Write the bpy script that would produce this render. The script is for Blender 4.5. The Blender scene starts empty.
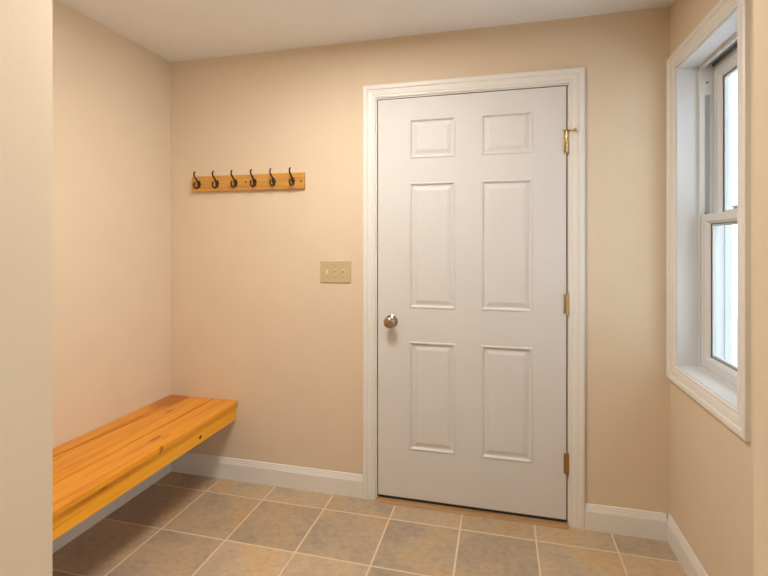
import bpy, bmesh, math, random
from mathutils import Vector
random.seed(4)
SC = bpy.context.scene
COL = SC.collection

# ------------------------------------------------------------------ measures
D = 2.3127            # face of the back wall (camera stands at x=0, y=0)
XL, XR = -1.862, .7245  # left and right wall faces
ZC = 2.367             # ceiling
FY0, FY1 = .635, .75   # front partition (hall side / room side)
OX0, OX1 = -.8838, .3382  # opening in that partition
HALL_L, HALL_R, HALL_B = -1.75, 1.35, -2.3

# ------------------------------------------------------------------ helpers
class MB:
    """collects shapes, links them as ONE mesh object"""
    def __init__(self): self.bm = bmesh.new()
    def box(self, x0, x1, y0, y1, z0, z1, bev=0, seg=2):
        b = bmesh.new()
        bmesh.ops.create_cube(b, size=1)
        for v in b.verts:
            v.co = Vector(((x0+x1)/2 + v.co.x*(x1-x0), (y0+y1)/2 + v.co.y*(y1-y0), (z0+z1)/2 + v.co.z*(z1-z0)))
        if bev:
            bmesh.ops.bevel(b, geom=b.edges[:], offset=bev, segments=seg, profile=.5, affect='EDGES')
        self.add(b)
        return self
    def add(self, b):
        me = bpy.data.meshes.new('tmp'); b.to_mesh(me); b.free()
        self.bm.from_mesh(me); bpy.data.meshes.remove(me)
    def hexa(self, pts, bev=0):
        """8 points: bottom ring of four, top ring of four"""
        b = bmesh.new()
        v = [b.verts.new(p) for p in pts]
        for f in ((3,2,1,0),(4,5,6,7),(0,1,5,4),(1,2,6,5),(2,3,7,6),(3,0,4,7)):
            b.faces.new([v[i] for i in f])
        bmesh.ops.recalc_face_normals(b, faces=b.faces[:])
        if bev: bmesh.ops.bevel(b, geom=b.edges[:], offset=bev, segments=2, profile=.5, affect='EDGES')
        self.add(b); return self
    def tube(self, pts, radii, n=10):
        b = bmesh.new(); rings = []
        pts = [Vector(p) for p in pts]
        up = Vector((1, 0, 0))
        for i, p in enumerate(pts):
            t = (pts[min(i+1, len(pts)-1)] - pts[max(i-1, 0)]).normalized()
            a = t.cross(up)
            if a.length < 1e-4: a = t.cross(Vector((0, 1, 0)))
            a.normalize(); c = t.cross(a).normalized()
            r = radii[i] if isinstance(radii, (list, tuple)) else radii
            rings.append([b.verts.new(p + (a*math.cos(k*2*math.pi/n) + c*math.sin(k*2*math.pi/n))*r) for k in range(n)])
        for q, r in zip(rings, rings[1:]):
            for k in range(n): b.faces.new((q[k], q[(k+1) % n], r[(k+1) % n], r[k]))
        b.faces.new(rings[0][::-1]); b.faces.new(rings[-1])
        bmesh.ops.recalc_face_normals(b, faces=b.faces[:])
        self.add(b); return self
    def lathe(self, origin, axis, prof, n=32):
        """prof: (distance along axis, radius)"""
        b = bmesh.new(); axis = Vector(axis).normalized()
        a = axis.orthogonal().normalized(); c = axis.cross(a); o = Vector(origin)
        rings = []
        for d, r in prof:
            rings.append([b.verts.new(o + axis*d + (a*math.cos(k*2*math.pi/n) + c*math.sin(k*2*math.pi/n))*max(r, 1e-5)) for k in range(n)])
        for q, r in zip(rings, rings[1:]):
            for k in range(n): b.faces.new((q[k], q[(k+1) % n], r[(k+1) % n], r[k]))
        b.faces.new(rings[0][::-1]); b.faces.new(rings[-1])
        bmesh.ops.remove_doubles(b, verts=b.verts[:], dist=1e-5)
        bmesh.ops.recalc_face_normals(b, faces=b.faces[:])
        self.add(b); return self
    def sweep(self, stations, closed=False):
        """stations: list of equally long closed rings of points"""
        b = bmesh.new()
        rings = [[b.verts.new(p) for p in ring] for ring in stations]
        n = len(rings[0])
        pairs = list(zip(rings, rings[1:])) + ([(rings[-1], rings[0])] if closed else [])
        for q, r in pairs:
            for k in range(n): b.faces.new((q[k], q[(k+1) % n], r[(k+1) % n], r[k]))
        if not closed:
            b.faces.new(rings[0][::-1]); b.faces.new(rings[-1])
        bmesh.ops.recalc_face_normals(b, faces=b.faces[:])
        self.add(b); return self
    def build(self, name, mat, parent=None, smooth=False, kind=None, loc=None):
        me = bpy.data.meshes.new(name)
        base = Vector(parent_world(parent)) if parent else Vector(loc or (0, 0, 0))
        for v in self.bm.verts: v.co -= base
        self.bm.to_mesh(me); self.bm.free()
        me.materials.append(mat)
        if smooth:
            for p in me.polygons: p.use_smooth = True
            try: me.set_sharp_from_angle(angle=math.radians(40))
            except Exception: pass
        o = bpy.data.objects.new(name, me); COL.objects.link(o)
        if parent: o.parent = parent
        else: o.location = base
        if kind: o['kind'] = kind
        return o

def parent_world(o):
    v = Vector((0, 0, 0))
    while o: v = v + o.location; o = o.parent
    return v
def tag(o, label=None, cat=None, group=None, kind=None):
    for k, val in (('label', label), ('category', cat), ('group', group), ('kind', kind)):
        if val: o[k] = val
    return o
def thing(name, label, cat, loc, kind=None):
    o = bpy.data.objects.new(name, None); COL.objects.link(o)
    o.empty_display_size = .05; o.location = loc
    return tag(o, label, cat, None, kind)

# ------------------------------------------------------------------ materials
def lin(c):
    return tuple(((x/255)/12.92 if x/255 <= .04045 else ((x/255+.055)/1.055)**2.4) for x in c) + (1,)
class NT:
    def __init__(self, name):
        self.m = bpy.data.materials.new(name); self.m.use_nodes = True
        self.t = self.m.node_tree; self.b = self.t.nodes['Principled BSDF']
    def n(self, typ, **kw):
        o = self.t.nodes.new(typ)
        for k, v in kw.items():
            if k in o.inputs: o.inputs[k].default_value = v
            else: setattr(o, k, v)
        return o
    def l(self, a, b): self.t.links.new(a, b)
    def math(self, op, a, b=None, c=None, clamp=False):
        o = self.t.nodes.new('ShaderNodeMath'); o.operation = op; o.use_clamp = clamp
        for i, v in enumerate((a, b, c)):
            if v is None: continue
            if isinstance(v, (int, float)): o.inputs[i].default_value = v
            else: self.l(v, o.inputs[i])
        return o.outputs[0]
    def mix(self, fac, a, b, mode='MIX'):
        o = self.t.nodes.new('ShaderNodeMix'); o.data_type = 'RGBA'; o.blend_type = mode
        for s, v in ((o.inputs[0], fac), (o.inputs[6], a), (o.inputs[7], b)):
            if hasattr(v, 'links'): self.l(v, s)
            else: s.default_value = v
        return o.outputs[2]
    def pos(self): return self.t.nodes.new('ShaderNodeNewGeometry').outputs['Position']
    def noise(self, vec, scale, detail=2, rough=.5, dist=0):
        o = self.n('ShaderNodeTexNoise'); o.inputs['Scale'].default_value = scale
        o.inputs['Detail'].default_value = detail; o.inputs['Roughness'].default_value = rough
        o.inputs['Distortion'].default_value = dist
        self.l(vec, o.inputs['Vector']); return o.outputs['Fac']
    def scaled(self, vec, s, off=(0, 0, 0)):
        o = self.n('ShaderNodeMapping'); o.inputs['Scale'].default_value = s; o.inputs['Location'].default_value = off
        self.l(vec, o.inputs['Vector']); return o.outputs[0]
    def ramp(self, fac, stops):
        o = self.n('ShaderNodeValToRGB'); e = o.color_ramp.elements
        e[0].position, e[0].color = stops[0]; e[1].position, e[1].color = stops[-1]
        for p, c in stops[1:-1]:
            k = e.new(p); k.color = c
        self.l(fac, o.inputs[0]); return o.outputs[0]
    def bump(self, h, strength=.1, dist=.01):
        o = self.n('ShaderNodeBump'); o.inputs['Strength'].default_value = strength; o.inputs['Distance'].default_value = dist
        self.l(h, o.inputs['Height']); self.l(o.outputs[0], self.b.inputs['Normal'])
def simple(name, col, rough=.5, metal=0, bump=None, spec=.5):
    t = NT(name); t.b.inputs['Base Color'].default_value = col
    t.b.inputs['Roughness'].default_value = rough; t.b.inputs['Metallic'].default_value = metal
    t.b.inputs['Specular IOR Level'].default_value = spec
    p = t.pos()
    v = t.noise(p, 6, 3)
    t.l(t.mix(v, tuple(c*.97 for c in col[:3])+(1,), tuple(min(1, c*1.03) for c in col[:3])+(1,)), t.b.inputs['Base Color'])
    if bump:
        t.bump(t.noise(p, bump[0], 3, .6), bump[1], bump[2])
    return t.m

M = {}
M['wall'] = simple('beige_wall_paint', (.745, .61, .45, 1), .75, bump=(160, .12, .002), spec=.25)
M['ceil'] = simple('white_ceiling_paint', (.86, .86, .87, 1), .85, bump=(120, .2, .003), spec=.2)
M['trim'] = simple('white_trim_paint', (.81, .775, .73, 1), .38, bump=(40, .04, .002))
M['door'] = simple('white_door_paint', (.715, .69, .672, 1), .5, bump=(60, .03, .002), spec=.25)
M['vinyl'] = simple('white_window_vinyl', (.70, .70, .70, 1), .4)
M['track'] = simple('grey_window_track', (.50, .53, .55, 1), .4)
M['dark'] = simple('dark_rubber', (.03, .026, .022, 1), .6)
M['gasket'] = simple('dark_glazing_gasket', (.05, .05, .05, 1), .5)
M['groove_shade'] = simple('grey_groove_shade', (.16, .16, .16, 1), .8)  # dark grey standing in for shade in the window head groove
M['spacer'] = simple('aluminium_spacer', (.66, .67, .68, 1), .5)
M['iron'] = simple('dark_bronze_iron', (.060, .030, .022, 1), .36, metal=.5)
M['brass'] = simple('polished_brass', (.62, .49, .27, 1), .24, metal=1)
M['old_brass'] = simple('aged_brass', (.42, .27, .09, 1), .35, metal=1)
M['nickel'] = simple('satin_nickel', (.44, .37, .29, 1), .18, metal=1)
M['almond'] = simple('almond_plastic', (.58, .46, .28, 1), .35)
M['almond_toggle'] = simple('almond_toggle_plastic', (.72, .60, .40, 1), .3)
M['screw'] = simple('almond_screw_paint', (.36, .27, .15, 1), .35, metal=.3)
M['snow'] = simple('snow', (.88, .90, .93, 1), .8, bump=(3, .3, .05))
M['siding'] = simple('white_clapboard_paint', (.80, .80, .79, 1), .6)
M['rail'] = simple('weathered_white_rail', (.72, .71, .69, 1), .6)
M['roof'] = simple('snowy_roof', (.7, .72, .75, 1), .8)
M['outside'] = simple('outside_wall', (.75, .75, .74, 1), .7)

# clear window glass
t = NT('clear_glass')
for nd in list(t.t.nodes):
    if nd.type == 'BSDF_PRINCIPLED': t.t.nodes.remove(nd)
out = [nd for nd in t.t.nodes if nd.type == 'OUTPUT_MATERIAL'][0]
tr = t.n('ShaderNodeBsdfTransparent'); tr.inputs[0].default_value = (.96, .975, .98, 1)
gl = t.n('ShaderNodeBsdfGlossy'); gl.inputs['Roughness'].default_value = .02
lw = t.n('ShaderNodeLayerWeight'); lw.inputs['Blend'].default_value = .5
frv = t.math('MULTIPLY_ADD', t.math('POWER', lw.outputs['Facing'], 4), .25, .03)
mx = t.n('ShaderNodeMixShader')
t.l(frv, mx.inputs[0]); t.l(tr.outputs[0], mx.inputs[1]); t.l(gl.outputs[0], mx.inputs[2]); t.l(mx.outputs[0], out.inputs[0])
M['glass'] = t.m

# ceramic tile floor (13 inch tiles, 7 mm grout)
TS, TX, TY = .3341, -1.522, 2.1618
t = NT('ceramic_floor_tile')
p = t.pos(); sp = t.n('ShaderNodeSeparateXYZ'); t.l(p, sp.inputs[0])
fx = t.math('DIVIDE', t.math('SUBTRACT', sp.outputs[0], TX), TS); fy = t.math('DIVIDE', t.math('SUBTRACT', sp.outputs[1], TY), TS)
def edge(f):  # distance (in tiles) to the nearest grout line
    return t.math('ABSOLUTE', t.math('SUBTRACT', t.math('FRACT', t.math('ADD', f, .5)), .5))
dmin = t.math('MINIMUM', edge(fx), edge(fy))
wob = t.math('MULTIPLY', t.math('SUBTRACT', t.noise(p, 60, 2), .5), .006)
dw = t.math('ADD', dmin, wob)
mr = t.n('ShaderNodeMapRange'); mr.interpolation_type = 'SMOOTHSTEP'
mr.inputs['From Min'].default_value = .0098; mr.inputs['From Max'].default_value = .0152
t.l(dw, mr.inputs['Value']); tilemask = mr.outputs[0]
cb = t.n('ShaderNodeCombineXYZ'); t.l(t.math('FLOOR', fx), cb.inputs[0]); t.l(t.math('FLOOR', fy), cb.inputs[1])
wn = t.n('ShaderNodeTexWhiteNoise'); wn.noise_dimensions = '3D'; t.l(cb.outputs[0], wn.inputs['Vector'])
off = t.n('ShaderNodeVectorMath'); off.operation = 'MULTIPLY_ADD'
t.l(wn.outputs['Color'], off.inputs[0]); off.inputs[1].default_value = (7, 7, 7); t.l(p, off.inputs[2])
big = t.noise(off.outputs[0], 3.6, 4, .55, .6)
c1 = t.ramp(big, [(.33, (.42, .33, .25, 1)), (.45, (.51, .39, .275, 1)), (.55, (.61, .44, .265, 1)), (.66, (.66, .41, .19, 1))])
fine = t.noise(t.scaled(off.outputs[0], (1, 1.4, 1)), 34, 6, .7)
c2 = t.mix(.40, c1, t.ramp(fine, [(.3, (.27, .195, .135, 1)), (.52, (.50, .375, .25, 1)), (.72, (.64, .48, .32, 1))]))
val = t.math('MULTIPLY_ADD', wn.outputs['Value'], .24, .86)
hs = t.n('ShaderNodeHueSaturation'); t.l(val, hs.inputs['Value']); t.l(c2, hs.inputs['Color'])
grout = t.mix(t.noise(p, 30, 3), (.68, .52, .355, 1), (.80, .63, .45, 1))
t.l(t.mix(tilemask, grout, hs.outputs[0]), t.b.inputs['Base Color'])
t.l(t.math('MULTIPLY_ADD', tilemask, -.40, .85), t.b.inputs['Roughness'])
t.b.inputs['Specular IOR Level'].default_value = .35
t.bump(t.math('ADD', t.math('MULTIPLY', tilemask, 1.0), t.math('MULTIPLY', fine, .25)), .5, .003)
M['tile'] = t.m

# honey pine, grain along y (bench) or x (rail)
def pine(name, axis, knots, light, mid, dark, reds=(), seed=0):
    t = NT(name); p = t.pos()
    st = (26, 1.3, 26) if axis == 'y' else (1.6, 26, 26)
    g = t.noise(t.scaled(p, st, (seed*3.7, seed*1.9, seed*5.3)), 1.0, 4, .6, .9)
    g2 = t.noise(t.scaled(p, tuple(s*3.2 for s in st), (3+seed, 1, 7+seed)), 1.0, 3, .6)
    col = t.ramp(t.math('ADD', t.math('MULTIPLY', g, .75), t.math('MULTIPLY', g2, .25)),
                 [(.36, dark), (.46, mid), (.60, light)])
    def dist(c, s):
        v = t.n('ShaderNodeVectorMath'); v.operation = 'SUBTRACT'; t.l(p, v.inputs[0]); v.inputs[1].default_value = c
        w = t.n('ShaderNodeVectorMath'); w.operation = 'DIVIDE'; t.l(v.outputs[0], w.inputs[0]); w.inputs[1].default_value = s
        k = t.n('ShaderNodeVectorMath'); k.operation = 'LENGTH'; t.l(w.outputs[0], k.inputs[0]); return k.outputs['Value']
    wob = t.math('MULTIPLY', t.math('SUBTRACT', t.noise(p, 90, 2), .5), .9)
    for c, s, kc, strength in list(knots) + list(reds):
        d = t.math('ADD', dist(c, s), wob)
        f = t.n('ShaderNodeMapRange'); f.interpolation_type = 'SMOOTHSTEP'
        f.inputs['From Min'].default_value = 1.25; f.inputs['From Max'].default_value = .55
        t.l(d, f.inputs['Value'])
        col = t.mix(t.math('MULTIPLY', f.outputs[0], strength), col, kc)
    t.l(col, t.b.inputs['Base Color'])
    t.b.inputs['Roughness'].default_value = .32
    t.b.inputs['Coat Weight'].default_value = .05; t.b.inputs['Coat Roughness'].default_value = .2
    t.bump(g2, .06, .002)
    return t.m
KN = (.40, .075, .006, 1); KD = (.07, .010, .004, 1); RD = (.50, .13, .02, 1)
BT = .440            # top of the bench
PL, PM, PD = (.86, .36, .016, 1), (.79, .30, .011, 1), (.64, .19, .008, 1)
def tone(c, k): return (c[0]*k, c[1]*k**1.5, c[2]*k**1.5, 1)
M['pine_back'] = pine('honey_pine_back_board', 'y', [], tone(PL, .94), tone(PM, .90), tone(PD, .86),
    [((-1.795, 2.24, BT), (.075, .15, .02), (.40, .10, .012, 1), .75), ((-1.775, 1.46, BT), (.035, .16, .02), (.55, .17, .012, 1), .7)], seed=1)
M['pine_mid'] = pine('honey_pine_middle_board', 'y', [((-1.680, 2.08, BT), (.010, .040, .02), KN, .85)], PL, tone(PM, .97), tone(PD, .95),
    [((-1.70, 1.40, BT), (.03, .22, .02), (.66, .22, .012, 1), .5)], seed=2)
M['pine_front'] = pine('honey_pine_front_board', 'y', [((-1.508, 1.772, BT), (.012, .042, .02), KN, .9), ((-1.475, 1.80, BT), (.006, .03, .02), KN, .6),
    ((-1.39, 2.107, BT), (.007, .014, .02), KN, .7), ((-1.424, 1.71, BT-.01), (.006, .012, .02), KN, .8)], PL, tone(PM, .98), tone(PD, 1.02), seed=3)
M['pine_apron'] = pine('honey_pine_apron', 'y', [((-1.438, 1.998, .362), (.02, .011, .010), KD, 1.0),
    ((-1.438, 1.72, .412), (.03, .010, .012), KN, .8), ((-1.438, 1.42, .410), (.03, .022, .014), KN, .7)],
    tone(PL, 1.14), tone(PL, 1.08), tone(PM, .98), [((-1.438, 1.42, .400), (.03, .20, .016), (.66, .22, .012, 1), .55)], seed=4)
M['pine_rail'] = pine('honey_pine_rail', 'x',
    [((-1.46, 2.295, 1.63), (.02, .01, .01), KN, .3)], (.68, .36, .085, 1), (.61, .30, .062, 1), (.50, .22, .040, 1))
M['pine_sill'] = pine('pine_threshold', 'x', [], (.46, .27, .12, 1), (.40, .22, .09, 1), (.32, .16, .06, 1))

_b = M['pine_sill'].node_tree.nodes['Principled BSDF']; _b.inputs['Roughness'].default_value = .65; _b.inputs['Coat Weight'].default_value = 0

# ------------------------------------------------------------------ the room
DX0, DX1, DZ0, DZ1 = -.6170, .2930, .026, 2.0520     # door slab
JL, JR, JT = DX0-.005, DX1+.006, DZ1+.005            # jamb faces
JB = .019                                            # jamb board thickness
WY0, WY1, WZ0, WZ1 = 1.690, 2.226, .796, 2.060       # window reveal, clear opening
WB = .016
WALL_OUT = .198                                      # depth of outside walls

def structure(name, mb, mat): return mb.build(name, mat, kind='structure')
structure('floor', MB().box(HALL_L-.1, HALL_R+.1, HALL_B-.1, D+.2, -.06, 0) .box(XL-.1, HALL_L-.1, FY0, D+.2, -.06, 0), M['tile'])
structure('ceiling', MB().box(HALL_L-.1, HALL_R+.1, HALL_B-.1, D+.2, ZC, ZC+.06).box(XL-.1, HALL_L-.1, FY0, D+.2, ZC, ZC+.06), M['ceil'])
structure('wall_left', MB().box(XL-.1, XL, FY0, D+.2, 0, ZC), M['wall'])
w = MB()
w.box(XL, JL-JB, D, D+.2, 0, ZC); w.box(JR+JB, XR+WALL_OUT, D, D+.2, 0, ZC); w.box(JL-JB, JR+JB, D, D+.2, JT+JB, ZC)
structure('wall_back', w, M['wall'])
w = MB()
w.box(XR, XR+WALL_OUT, FY0, WY0-WB, 0, ZC); w.box(XR, XR+WALL_OUT, WY1+WB, D, 0, ZC)
w.box(XR, XR+WALL_OUT, WY0-WB, WY1+WB, 0, WZ0-WB); w.box(XR, XR+WALL_OUT, WY0-WB, WY1+WB, WZ1+WB, ZC)
structure('wall_right', w, M['wall'])
# partition with the cased-less opening the camera looks through
OZ = 2.14
w = MB()
w.box(XL, OX0, FY0, FY1, 0, ZC); w.box(OX1, XR, FY0, FY1, 0, ZC); w.box(OX0, OX1, FY0, FY1, OZ, ZC)
o = structure('wall_front', w, M['wall'])
w = MB(); w.box(HALL_L-.1, HALL_L, HALL_B, FY0, 0, ZC); structure('wall_hall_left', w, M['wall'])
w = MB(); w.box(HALL_R, HALL_R+.1, HALL_B, FY0+.1, 0, ZC); w.box(XR+WALL_OUT, HALL_R, FY0, FY0+.1, 0, ZC); structure('wall_hall_right', w, M['wall'])
w = MB(); w.box(HALL_L-.1, HALL_R+.1, HALL_B-.1, HALL_B, 0, ZC); structure('wall_hall_rear', w, M['wall'])

# baseboards: profile (thickness, height)
BP = [(0, 0), (.0145, 0), (.0145, .086), (.0125, .090), (.0125, .093), (.0105, .096), (.009, .103), (.0065, .108), (.0055, .114), (.003, .1165), (0, .1165)]
def baseboard(name, a, b, n):
    """a, b: ends on the wall (x,y); n: direction into the room"""
    a, b, n = Vector((a[0], a[1], 0)), Vector((b[0], b[1], 0)), Vector((n[0], n[1], 0))
    structure(name, MB().sweep([[p + n*t + Vector((0, 0, z)) for t, z in BP] for p in (a, b)]), M['trim'])
CO_L, CO_R = -.6945, .3705                            # outer edges of the door casing
baseboard('baseboard_left', (XL, FY1), (XL, D), (1, 0))
baseboard('baseboard_back_left', (XL+.0145, D), (CO_L, D), (0, -1))
baseboard('baseboard_back_right', (CO_R, D), (XR-.0145, D), (0, -1))
baseboard('baseboard_right', (XR, FY1), (XR, D), (-1, 0))
baseboard('baseboard_front_left', (XL+.0145, FY1), (OX0, FY1), (0, 1))
baseboard('baseboard_front_right', (OX1, FY1), (XR-.0145, FY1), (0, 1))

# casings: profile (fraction of width from the inner edge, thickness)
CP = [(0, 0), (0, .0065), (.05, .0090), (.13, .0090), (.16, .0078), (.20, .0078), (.24, .0105), (.54, .0132), (.58, .0122), (.62, .0122), (.66, .0168), (.74, .0182), (.93, .0182), (1, .0150), (1, 0)]
# ---- door casing (three mitred pieces, one trim)
ci_l, ci_r, ci_t = JL-.006, JR+.006, JT+.006
w_l, w_r, w_t = ci_l-CO_L, CO_R-ci_r, 2.1285-ci_t
def st(fx, fz): return [Vector((fx(u), D-t, fz(u))) for u, t in CP]
structure('trim_1', MB().sweep([
    st(lambda u: ci_l-u*w_l, lambda u: 0), st(lambda u: ci_l-u*w_l, lambda u: ci_t+u*w_t),
    st(lambda u: ci_r+u*w_r, lambda u: ci_t+u*w_t), st(lambda u: ci_r+u*w_r, lambda u: 0)]), M['trim'])
# ---- door jamb with stop
w = MB()
w.box(JL-JB, JL, D+.0005, D+.2, 0, JT+JB); w.box(JR, JR+JB, D+.0005, D+.2, 0, JT+JB); w.box(JL, JR, D+.0005, D+.2, JT, JT+JB)
w.box(JL, JL+.012, D+.052, D+.09, 0, JT); w.box(JR-.012, JR, D+.052, D+.09, 0, JT); w.box(JL+.012, JR-.012, D+.052, D+.09, JT-.012, JT)
jm = structure('trim_2', w, M['trim'])
w = MB()
w.box(JL+.0002, DX0-.001, D+.007, D+.050, .012, JT); w.box(DX1+.001, JR-.0002, D+.007, D+.050, .012, JT); w.box(DX0-.001, DX1+.001, D+.007, D+.050, DZ1+.001, JT-.0002)
w.build('gap_shade_strip', M['dark'], jm)  # dark strip in the seal's place, paints the shade of the door gap
# ---- wooden threshold
structure('trim_3', MB().hexa([(JL, D-.032, 0), (JR, D-.032, 0), (JR, D+.2, 0), (JL, D+.2, 0),
                              (JL, D-.022, .010), (JR, D-.022, .010), (JR, D+.2, .012), (JL, D+.2, .012)], .002), M['pine_sill'])
# ---- window casing (picture-framed on the right wall)
vi0, vi1, vz0, vz1 = WY0-.004, WY1+.006, WZ0-.004, WZ1+.005
vo0, vo1, vo_b, vo_t = 1.6215, 2.3095, .7225, 2.131
def sw(fy, fz): return [Vector((XR-t, fy(u), fz(u))) for u, t in CP]
L = lambda a, b: (lambda u: a+(b-a)*u)
structure('trim_4', MB().sweep([
    sw(L(vi0, vo0), L(vz0, vo_b)), sw(L(vi1, vo1), L(vz0, vo_b)), sw(L(vi1, vo1), L(vz1, vo_t)), sw(L(vi0, vo0), L(vz1, vo_t))], closed=True), M['trim'])

# ------------------------------------------------------------------ the door
door = thing('door_1', 'white six panel door with round knob and three brass hinges', 'door', ((DX0+DX1)/2, D, 0), 'structure')
# slab: grid with pressed panels on the room face
def panel_slab():
    b = bmesh.new()
    px = [(-.4535, -.2205), (-.0975, .1425)]
    pz = [(.2725, .8205), (.9895, 1.6235), (1.746, 1.9455)]
    xs = sorted([DX0, DX1] + [v for p in px for v in p]); zs = sorted([DZ0, DZ1] + [v for p in pz for v in p])
    F = D+.001; Bk = D+.045
    V = {}
    def v(x, z, y=F):
        k = (round(x, 5), round(y, 5), round(z, 5))
        if k not in V: V[k] = b.verts.new((x, y, z))
        return V[k]
    for x0, x1 in zip(xs, xs[1:]):
        for z0, z1 in zip(zs, zs[1:]):
            if (x0, x1) in px and (z0, z1) in pz:
                # rings: (inset, depth): raised bead, groove, bevel, field
                R = [(0, 0), (.003, -.0030), (.008, -.0030), (.0145, .0070), (.022, .0070), (.040, .0012), (.043, .0008)]
                prev = None
                for ins, dep in R:
                    ring = [v(x0+ins, z0+ins, F+dep), v(x1-ins, z0+ins, F+dep), v(x1-ins, z1-ins, F+dep), v(x0+ins, z1-ins, F+dep)]
                    if prev:
                        for k in range(4): b.faces.new((prev[k], prev[(k+1) % 4], ring[(k+1) % 4], ring[k]))
                    prev = ring
                b.faces.new(prev)
            else:
                b.faces.new((v(x0, z0), v(x1, z0), v(x1, z1), v(x0, z1)))
    # edges and back
    bk = [b.verts.new(q) for q in ((DX0, Bk, DZ0), (DX1, Bk, DZ0), (DX1, Bk, DZ1), (DX0, Bk, DZ1))]
    b.faces.new(bk[::-1])
    bot = [v(x, DZ0) for x in xs]; top = [v(x, DZ1) for x in xs]; lf = [v(DX0, z) for z in zs]; rt = [v(DX1, z) for z in zs]
    b.faces.new(bot[::-1] + [bk[0], bk[1]]); b.faces.new(top + [bk[2], bk[3]])
    b.faces.new(lf + [bk[3], bk[0]]); b.faces.new(rt[::-1] + [bk[1], bk[2]])
    bmesh.ops.recalc_face_normals(b, faces=b.faces[:])
    m = MB(); m.add(b); return m
panel_slab().build('door_slab', M['door'], door)
MB().box(DX0+.004, DX1-.004, D+.004, D+.042, .0120, DZ0+.001, .001).build('door_sweep', M['dark'], door)
kx, kz = -.5455, .920
kb = MB().lathe((kx, D+.001, kz), (0, -1, 0), [(0, 0), (0, .033), (.003, .033), (.006, .029), (.010, .015), (.012, .0135)]).build('rosette', M['nickel'], door, smooth=True)
MB().lathe((kx, D-.011, kz), (0, -1, 0), [(0, 0), (0, .0125), (.018, .0115), (.022, .015), (.026, .022), (.033, .0275), (.041, .0292), (.048, .0270), (.053, .021), (.0555, .013), (.0562, .006), (.0563, 0)], 40).build('door_knob', M['nickel'], door, smooth=True)
MB().box(DX0-.0035, DX0+.001, D+.002, D+.03, kz-.028, kz+.028).build('latch', M['dark'], door)
for zt, zb, mat in ((1.851, 1.735, 'brass'), (1.086, .983, 'brass'), (.341, .237, 'old_brass')):
    hx = DX1+.0025
    h = MB()
    z0, z1 = zb+.006, zt-.006
    for k in range(5):                       # knuckles
        a = z0+(z1-z0)*k/5; c = z0+(z1-z0)*(k+1)/5
        h.lathe((hx, D-.0065, a), (0, 0, 1), [(0, 0), (0, .0058), (.0008, .0066), (c-a-.0012, .0066), (c-a-.0004, .0058), (c-a-.0004, 0)], 16)
    h.lathe((hx, D-.0065, z1), (0, 0, 1), [(0, 0), (0, .0065), (.003, .0075), (.006, .004), (.0065, 0)], 16)
    h.lathe((hx, D-.0065, z0), (0, 0, -1), [(0, 0), (0, .0065), (.003, .0075), (.006, .004), (.0065, 0)], 16)
    h.box(DX1-.0115, hx, D-.0018, D+.0006, z0, z1, .0006)      # leaf edge let into the slab
    hg = h.build('hinge', M[mat], door, smooth=True)
    if mat == 'old_brass': hg['label'] = 'tarnished brass hinge'
    if zt > 1.8:                             # hinge pin door stop on the top hinge
        s = MB()
        s.box(hx-.010, hx+.012, D-.017, D-.003, zt-.0115, zt-.0085, .0008)
        s.tube([(hx+.004, D-.012, zt-.010), (hx+.030, D-.024, zt-.010)], .0034, 10)
        s.lathe((hx+.028, D-.023, zt-.010), (.9, -.42, 0), [(0, 0), (0, .006), (.008, .0065), (.010, .004), (.0102, 0)], 14)
        s.tube([(hx-.004, D-.014, zt-.010), (hx-.020, D-.022, zt-.010)], .003, 10)
        s.build('door_stop', M['old_brass'], hg, smooth=True)

# ------------------------------------------------------------------ window
FX0 = XR+.080; FXO = XR+.195                           # vinyl frame, room side and outside
win = thing('window_1', 'white double hung window in the right wall', 'window', (XR, (WY0+WY1)/2, WZ0), 'structure')
w = MB()      # jamb extension boards lining the opening
w.box(XR-.0005, FX0, WY1, WY1+WB, WZ0-WB, WZ1+WB); w.box(XR-.0005, FX0, WY0-WB, WY0, WZ0-WB, WZ1+WB)
w.box(XR-.0005, FX0, WY0, WY1, WZ1, WZ1+WB); w.box(XR-.0005, FX0, WY0, WY1, WZ0-WB, WZ0)
w.build('jamb_extension', M['vinyl'], win)
SY0, SY1 = WY0+.016, WY1-.016                          # between the side jambs
FT, FB = WZ1-.014, WZ0+.014
S0, S1 = XR+.098, XR+.118                              # track slot
TZ0, TZ1 = 1.40, 1.936
w = MB()
for a, b, s in ((SY1, WY1+WB, 1), (WY0-WB, SY0, -1)):
    w.box(FX0, S0, a, b, WZ0-WB, WZ1+WB); w.box(S1, FXO, a, b, WZ0-WB, WZ1+WB)
    w.box(S0, S1, a, b, WZ0-WB, TZ0); w.box(S0, S1, a, b, TZ1, WZ1+WB)
    (w.box(S0, S1, a+.010, b, TZ0, TZ1) if s > 0 else w.box(S0, S1, a, b-.010, TZ0, TZ1))
w.box(FX0, FX0+.012, SY0, SY1, FT, WZ1+WB); w.box(FX0+.012, FX0+.050, SY0, SY1, WZ1+WB-.003, WZ1+WB); w.box(FX0+.050, FXO, SY0, SY1, FT, WZ1+WB)
w.box(FX0, FXO, SY0, SY1, WZ0-WB, FB)
w.box(FX0+.090, FXO, SY0, SY0+.004, FB, FT); w.box(FX0+.090, FXO, SY1-.004, SY1, FB, FT)   # outer screen stops
fr_ = w.build('window_frame', M['vinyl'], win)
w = MB(); w.box(S0+.001, S1-.001, SY1+.0085, SY1+.0105, TZ0+.002, TZ1-.002); w.box(S0+.001, S1-.001, SY0-.0105, SY0-.0085, TZ0+.002, TZ1-.002)
w.build('balance_track', M['track'], fr_)
MB().box(FX0+.045, FX0+.0498, SY0+.0005, SY1-.0005, FT+.0050, FT+.018).build('groove_shade_strip', M['groove_shade'], fr_)  # dark strip, puts the head groove's shade into colour
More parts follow.
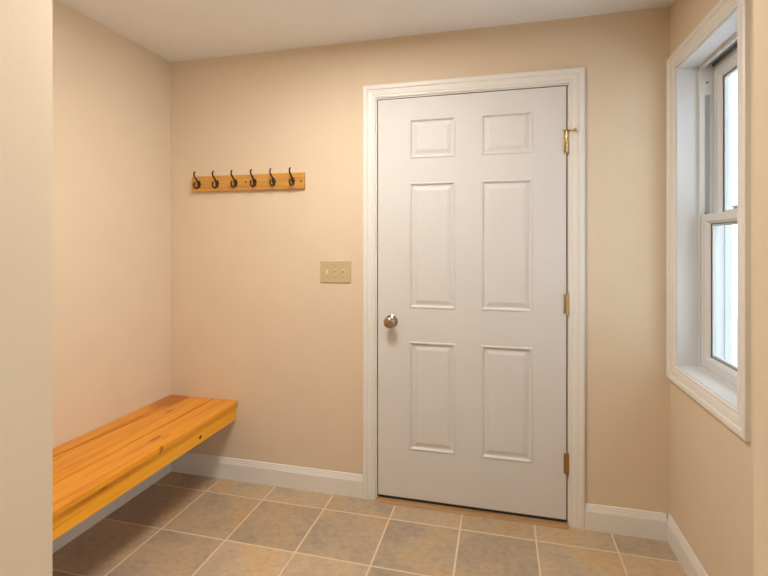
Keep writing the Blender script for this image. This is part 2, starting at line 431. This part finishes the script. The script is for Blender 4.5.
for zz in (1.988, 1.442):
    MB().lathe((XR+(.106 if zz > 1.6 else .102), SY1+.0005 if zz > 1.6 else SY1+.0078, zz), (0, -1, 0), [(0, 0), (0, .0042), (.001, .0042), (.0022, .0025), (.0023, 0)], 14).build('screw', M['dark'], fr_)
def sash(name, x0, y0, y1, z0, z1, wl, wt, wb, depth=.034):
    """rectangular sash; profile runs from the outer edge to the glass"""
    prof = [(0, 0), (0, depth), (1.0, depth), (1.0, .014), (1.0, .0125), (.98, .0095), (.74, .0012), (.70, 0)]
    def rg(cy, cz, dy, dz): return [Vector((x0+t, cy+dy*u, cz+dz*u)) for u, t in prof]
    s = MB().sweep([rg(y0, z0, wl, wb), rg(y1, z0, -wl, wb), rg(y1, z1, -wl, -wt), rg(y0, z1, wl, -wt)], closed=True).build(name, M['vinyl'], win)
    a0, a1, b0, b1 = y0+wl, y1-wl, z0+wb, z1-wt
    def frame(i, o, xa, xb):
        m = MB()
        m.box(xa, xb, a0-o, a0+i, b0-o, b1+o); m.box(xa, xb, a1-i, a1+o, b0-o, b1+o)
        m.box(xa, xb, a0+i, a1-i, b0-o, b0+i); m.box(xa, xb, a0+i, a1-i, b1-i, b1+o); return m
    frame(.0022, -.0003, x0+.0125, x0+.0145).build('gasket', M['gasket'], s)
    frame(.011, -.0008, x0+.0155, x0+.0265).build('spacer', M['spacer'], s)
    MB().box(x0+.0125+.0022, x0+.0155, a0+.0005, a1-.0005, b0+.0005, b1-.0005).box(x0+.0267, x0+.0285, a0+.0005, a1-.0005, b0+.0005, b1-.0005).build('pane', M['glass'], s)
    return s
LX = FX0+.0025; UX = FX0+.0500
MZ0, MZ1 = 1.397, 1.436
lower = sash('lower_sash', LX, SY0+.002, SY1-.002, FB+.001, MZ1, .064, MZ1-MZ0, .047)
upper = sash('upper_sash', UX, SY0+.002, SY1-.002, MZ0+.002, FT-.001, .052, .052, .040)
ly = 1.940
w = MB()
w.hexa([(LX+.004, ly-.034, MZ1), (LX+.030, ly-.034, MZ1), (LX+.030, ly+.034, MZ1), (LX+.004, ly+.034, MZ1),
        (LX+.008, ly-.028, MZ1+.008), (LX+.026, ly-.028, MZ1+.008), (LX+.026, ly+.028, MZ1+.008), (LX+.008, ly+.028, MZ1+.008)], .002)
w.lathe((LX+.018, ly, MZ1+.007), (0, 0, 1), [(0, 0), (0, .013), (.008, .012), (.011, .009), (.0115, 0)], 20)
w.box(LX+.000, LX+.020, ly-.040, ly, MZ1+.012, MZ1+.018, .002)
w.build('sash_lock', M['vinyl'], lower, smooth=True)

# ------------------------------------------------------------------ bench
BE = FY1                                                # runs to the front partition
bench = thing('wall_bench', 'honey pine plank bench fixed along the left wall, open below', 'bench', (XL, (D+BE)/2, 0))
def board(xb0, xb1, xf0, xf1):                          # x at the back wall, x at the front end
    y0, y1 = BE+.001, D-.001; z0, z1 = BT-.023, BT
    return MB().hexa([(xf0, y0, z0), (xf1, y0, z0), (xb1, y1, z0), (xb0, y1, z0), (xf0, y0, z1), (xf1, y0, z1), (xb1, y1, z1), (xb0, y1, z1)], .0022)
G = .0026
board(XL+.001, -1.728-G, XL+.001, -1.838-G).build('seat_board', M['pine_back'], bench)
board(-1.728+G, -1.576-G, -1.838+G, -1.590-G).build('seat_board', M['pine_mid'], bench)
board(-1.576+G, -1.424, -1.590+G, -1.424).build('seat_board', M['pine_front'], bench)
MB().box(-1.457, -1.438, BE+.001, D-.001, .333, BT-.0228, .0018).build('apron', M['pine_apron'], bench)
MB().box(XL+.001, XL+.02, BE+.001, D-.001, .36, BT-.0228, .0018).build('cleat', M['pine_apron'], bench)

# ------------------------------------------------------------------ hook rail
PX0, PX1, PZ0, PZ1 = -1.708, -1.0195, 1.6085, 1.695
rack = thing('coat_rack', 'honey wood rail with six dark double hooks on the back wall', 'coat rack', ((PX0+PX1)/2, D, PZ0))
FY = D-.019
MB().box(PX0, PX1, FY, D, PZ0, PZ1, .0025).build('rail_board', M['pine_rail'], rack)
def hook(x, z):
    h = MB()
    # back plate: rounded shield
    h.lathe((x, FY, z), (0, -1, 0), [(0, 0), (0, .0115), (.002, .0115), (.0045, .008), (.005, 0)], 18)
    h.lathe((x, FY, z-.014), (0, -1, 0), [(0, 0), (0, .0085), (.002, .0085), (.004, .005), (.0045, 0)], 16)
    h.lathe((x, FY, z+.012), (0, -1, 0), [(0, 0), (0, .0075), (.002, .0075), (.004, .005), (.0045, 0)], 16)
    y = FY
    def curve(cs, n=7):
        out = []
        for i in range(len(cs)-1):
            p0, p1, p2, p3 = (Vector(cs[max(i-1, 0)]), Vector(cs[i]), Vector(cs[i+1]), Vector(cs[min(i+2, len(cs)-1)]))
            for k in range(n):
                t = k/n
                out.append(.5*((2*p1)+(p2-p0)*t+(2*p0-5*p1+4*p2-p3)*t*t+(3*p1-p0-3*p2+p3)*t**3))
        out.append(Vector(cs[-1])); return out
    up = curve([(x, y-.002, z-.006), (x, y-.012, z+.006), (x, y-.024, z+.022), (x, y-.040, z+.036), (x, y-.047, z+.050), (x, y-.041, z+.063)])
    h.tube(up, [.0055-.0015*i/(len(up)-1) for i in range(len(up))], 10)
    h.lathe(up[-1]-Vector((0, -.001, .001)), (0, .35, .94), [(-.0048, 0), (-.0034, .0034), (0, .0046), (.0034, .0034), (.0048, 0)], 14)
    lo = curve([(x, y-.003, z-.004), (x, y-.010, z-.017), (x, y-.024, z-.026), (x, y-.040, z-.021), (x, y-.047, z-.007), (x, y-.040, z+.003)])
    h.tube(lo, [.0056-.0015*i/(len(lo)-1) for i in range(len(lo))], 10)
    h.lathe(lo[-1], (0, .6, .8), [(-.0046, 0), (-.0032, .0034), (0, .0046), (.0032, .0034), (.0046, 0)], 14)
    h.build('coat_hook', M['iron'], rack, smooth=True)
for x in (-1.651, -1.5345, -1.4185, -1.3010, -1.1865, -1.0735): hook(x-.0075, 1.651)
for x, z in ((-1.365, 1.653), (-1.036, 1.648)):
    MB().lathe((x, FY+.0003, z), (0, -1, 0), [(0, 0), (0, .0052), (.0015, .0048), (.0022, .002), (.0016, 0)], 14).build('screw', M['iron'], rack, smooth=True)

# ------------------------------------------------------------------ switch plate
SXc, SZc = -.8475, 1.1675
sp = thing('light_switch', 'almond triple toggle light switch plate left of the door', 'light switch', (SXc, D, SZc))
hw, hh = .0872, .0605
MB().hexa([(SXc-hw, D, SZc-hh), (SXc+hw, D, SZc-hh), (SXc+hw, D, SZc+hh), (SXc-hw, D, SZc+hh),
           (SXc-hw+.004, D-.006, SZc-hh+.004), (SXc+hw-.004, D-.006, SZc-hh+.004), (SXc+hw-.004, D-.006, SZc+hh-.004), (SXc-hw+.004, D-.006, SZc+hh-.004)], .0015).build('cover_plate', M['almond'], sp)
for k, up in ((-1, -1), (0, 1), (1, 1)):
    x = SXc+k*.046
    t = MB().box(x-.0055, x+.0055, D-.0066, D-.0055, SZc-.012, SZc+.012, .0004)
    t.hexa([(x-.004, D-.006, SZc-.005), (x+.004, D-.006, SZc-.005), (x+.004, D-.006, SZc+.005), (x-.004, D-.006, SZc+.005),
            (x-.0032, D-.020, SZc-.003+up*.008), (x+.0032, D-.020, SZc-.003+up*.008), (x+.0032, D-.018, SZc+.004+up*.008), (x-.0032, D-.018, SZc+.004+up*.008)], .001)
    t.build('toggle', M['almond_toggle'], sp)
    for dz in (-.030, .030):
        MB().lathe((x, D-.0058, SZc+dz), (0, -1, 0), [(0, 0), (0, .0034), (.0010, .0028), (.0014, 0)], 12).build('screw', M['screw'], sp)

# ------------------------------------------------------------------ outside, seen through the glass
structure('ground', MB().box(XR+WALL_OUT+.02, 30, -25, 40, -.45, -.25).box(-20, XR+WALL_OUT+.02, D+.21, 40, -.45, -.25), M['snow'])
house = thing('neighbour_house', 'white clapboard house outside seen through the window', 'house', (4.5, 7.5, -.25))
w = MB()
z = -.25
while z < 5.2:
    w.hexa([(-1, 7.5, z), (10, 7.5, z), (10, 7.6, z), (-1, 7.6, z), (-1, 7.535, z+.112), (10, 7.535, z+.112), (10, 7.6, z+.112), (-1, 7.6, z+.112)])
    z += .11
w.build('clapboard_wall', M['siding'], house)
MB().box(-1, 10, 7.6, 13, -.25, 5.1).build('house_body', M['siding'], house)
MB().hexa([(-1.3, 7.1, 5.1), (10.3, 7.1, 5.1), (10.3, 13.4, 5.1), (-1.3, 13.4, 5.1), (-1.3, 10.1, 7.3), (10.3, 10.1, 7.3), (10.3, 10.3, 7.3), (-1.3, 10.3, 7.3)]).build('roof', M['roof'], house)
dr = thing('deck_railing', 'pale wooden deck railing outside beyond the lower window pane', 'railing', (2.4, 4.4, -.25))
MB().box(1.1, 3.7, 4.355, 4.445, .66, .70, .004).build('top_rail', M['rail'], dr)
MB().box(1.1, 3.7, 4.38, 4.42, -.12, -.07, .004).build('bottom_rail', M['rail'], dr)
for x in (1.1, 3.7): MB().box(x-.045, x+.045, 4.355, 4.445, -.25, .78, .004).build('post', M['rail'], dr)
x = 1.25
while x < 3.62:
    MB().box(x-.018, x+.018, 4.382, 4.418, -.08, .67, .003).build('baluster', M['rail'], dr); x += .125

# ------------------------------------------------------------------ light
wd = bpy.data.worlds.new('overcast'); SC.world = wd; wd.use_nodes = True
bg = wd.node_tree.nodes['Background']; bg.inputs['Color'].default_value = (.74, .87, 1, 1); bg.inputs['Strength'].default_value = 3.5
def area(name, loc, size, power, col, rot=(0, 0, 0), spread=180):
    l = bpy.data.lights.new(name, 'AREA'); l.shape = 'DISK'; l.size = size; l.energy = power; l.color = col; l.spread = math.radians(spread)
    o = bpy.data.objects.new(name, l); COL.objects.link(o); o.location = loc; o.rotation_euler = rot; return o
area('ceiling_lamp', (-.62, 1.34, ZC-.03), .5, 24, (1, .97, .91))
area('hall_fill', (-.25, -.9, ZC-.03), 1.4, 6, (1, .92, .80))  # unseen soft fill added behind the camera, in place of a flash
area('hall_side_fill', (HALL_R-.03, -.75, 1.30), 1.4, 21, (.82, .93, 1), (0, math.radians(90), 0))  # added daylight-toned fill; this hall wall has no window
sl = bpy.data.lights.new('sun', 'SUN'); sl.energy = 8; sl.angle = math.radians(6); sl.color = (1, .98, .95)
so = bpy.data.objects.new('sun', sl); COL.objects.link(so); so.location = (-4, -6, 8)
so.rotation_euler = Vector((.30, .80, -.55)).to_track_quat('-Z', 'Y').to_euler()

# ------------------------------------------------------------------ camera
F, YAW, Y0, H = 464.95, .2477, 242.9, 1.319
cd = bpy.data.cameras.new('camera'); cam = bpy.data.objects.new('camera', cd); COL.objects.link(cam)
cd.sensor_fit = 'HORIZONTAL'; cd.sensor_width = 36; cd.lens = F/768*36
cd.shift_y = (Y0-288)/768
cd.clip_start = .02
cam.location = (0, 0, H); cam.rotation_euler = (math.pi/2, 0, YAW)
SC.camera = cam
vs = SC.view_settings
vs.view_transform = 'Standard'; vs.look = 'None'; vs.gamma = 1; vs.use_curve_mapping = False; vs.exposure = 0.0
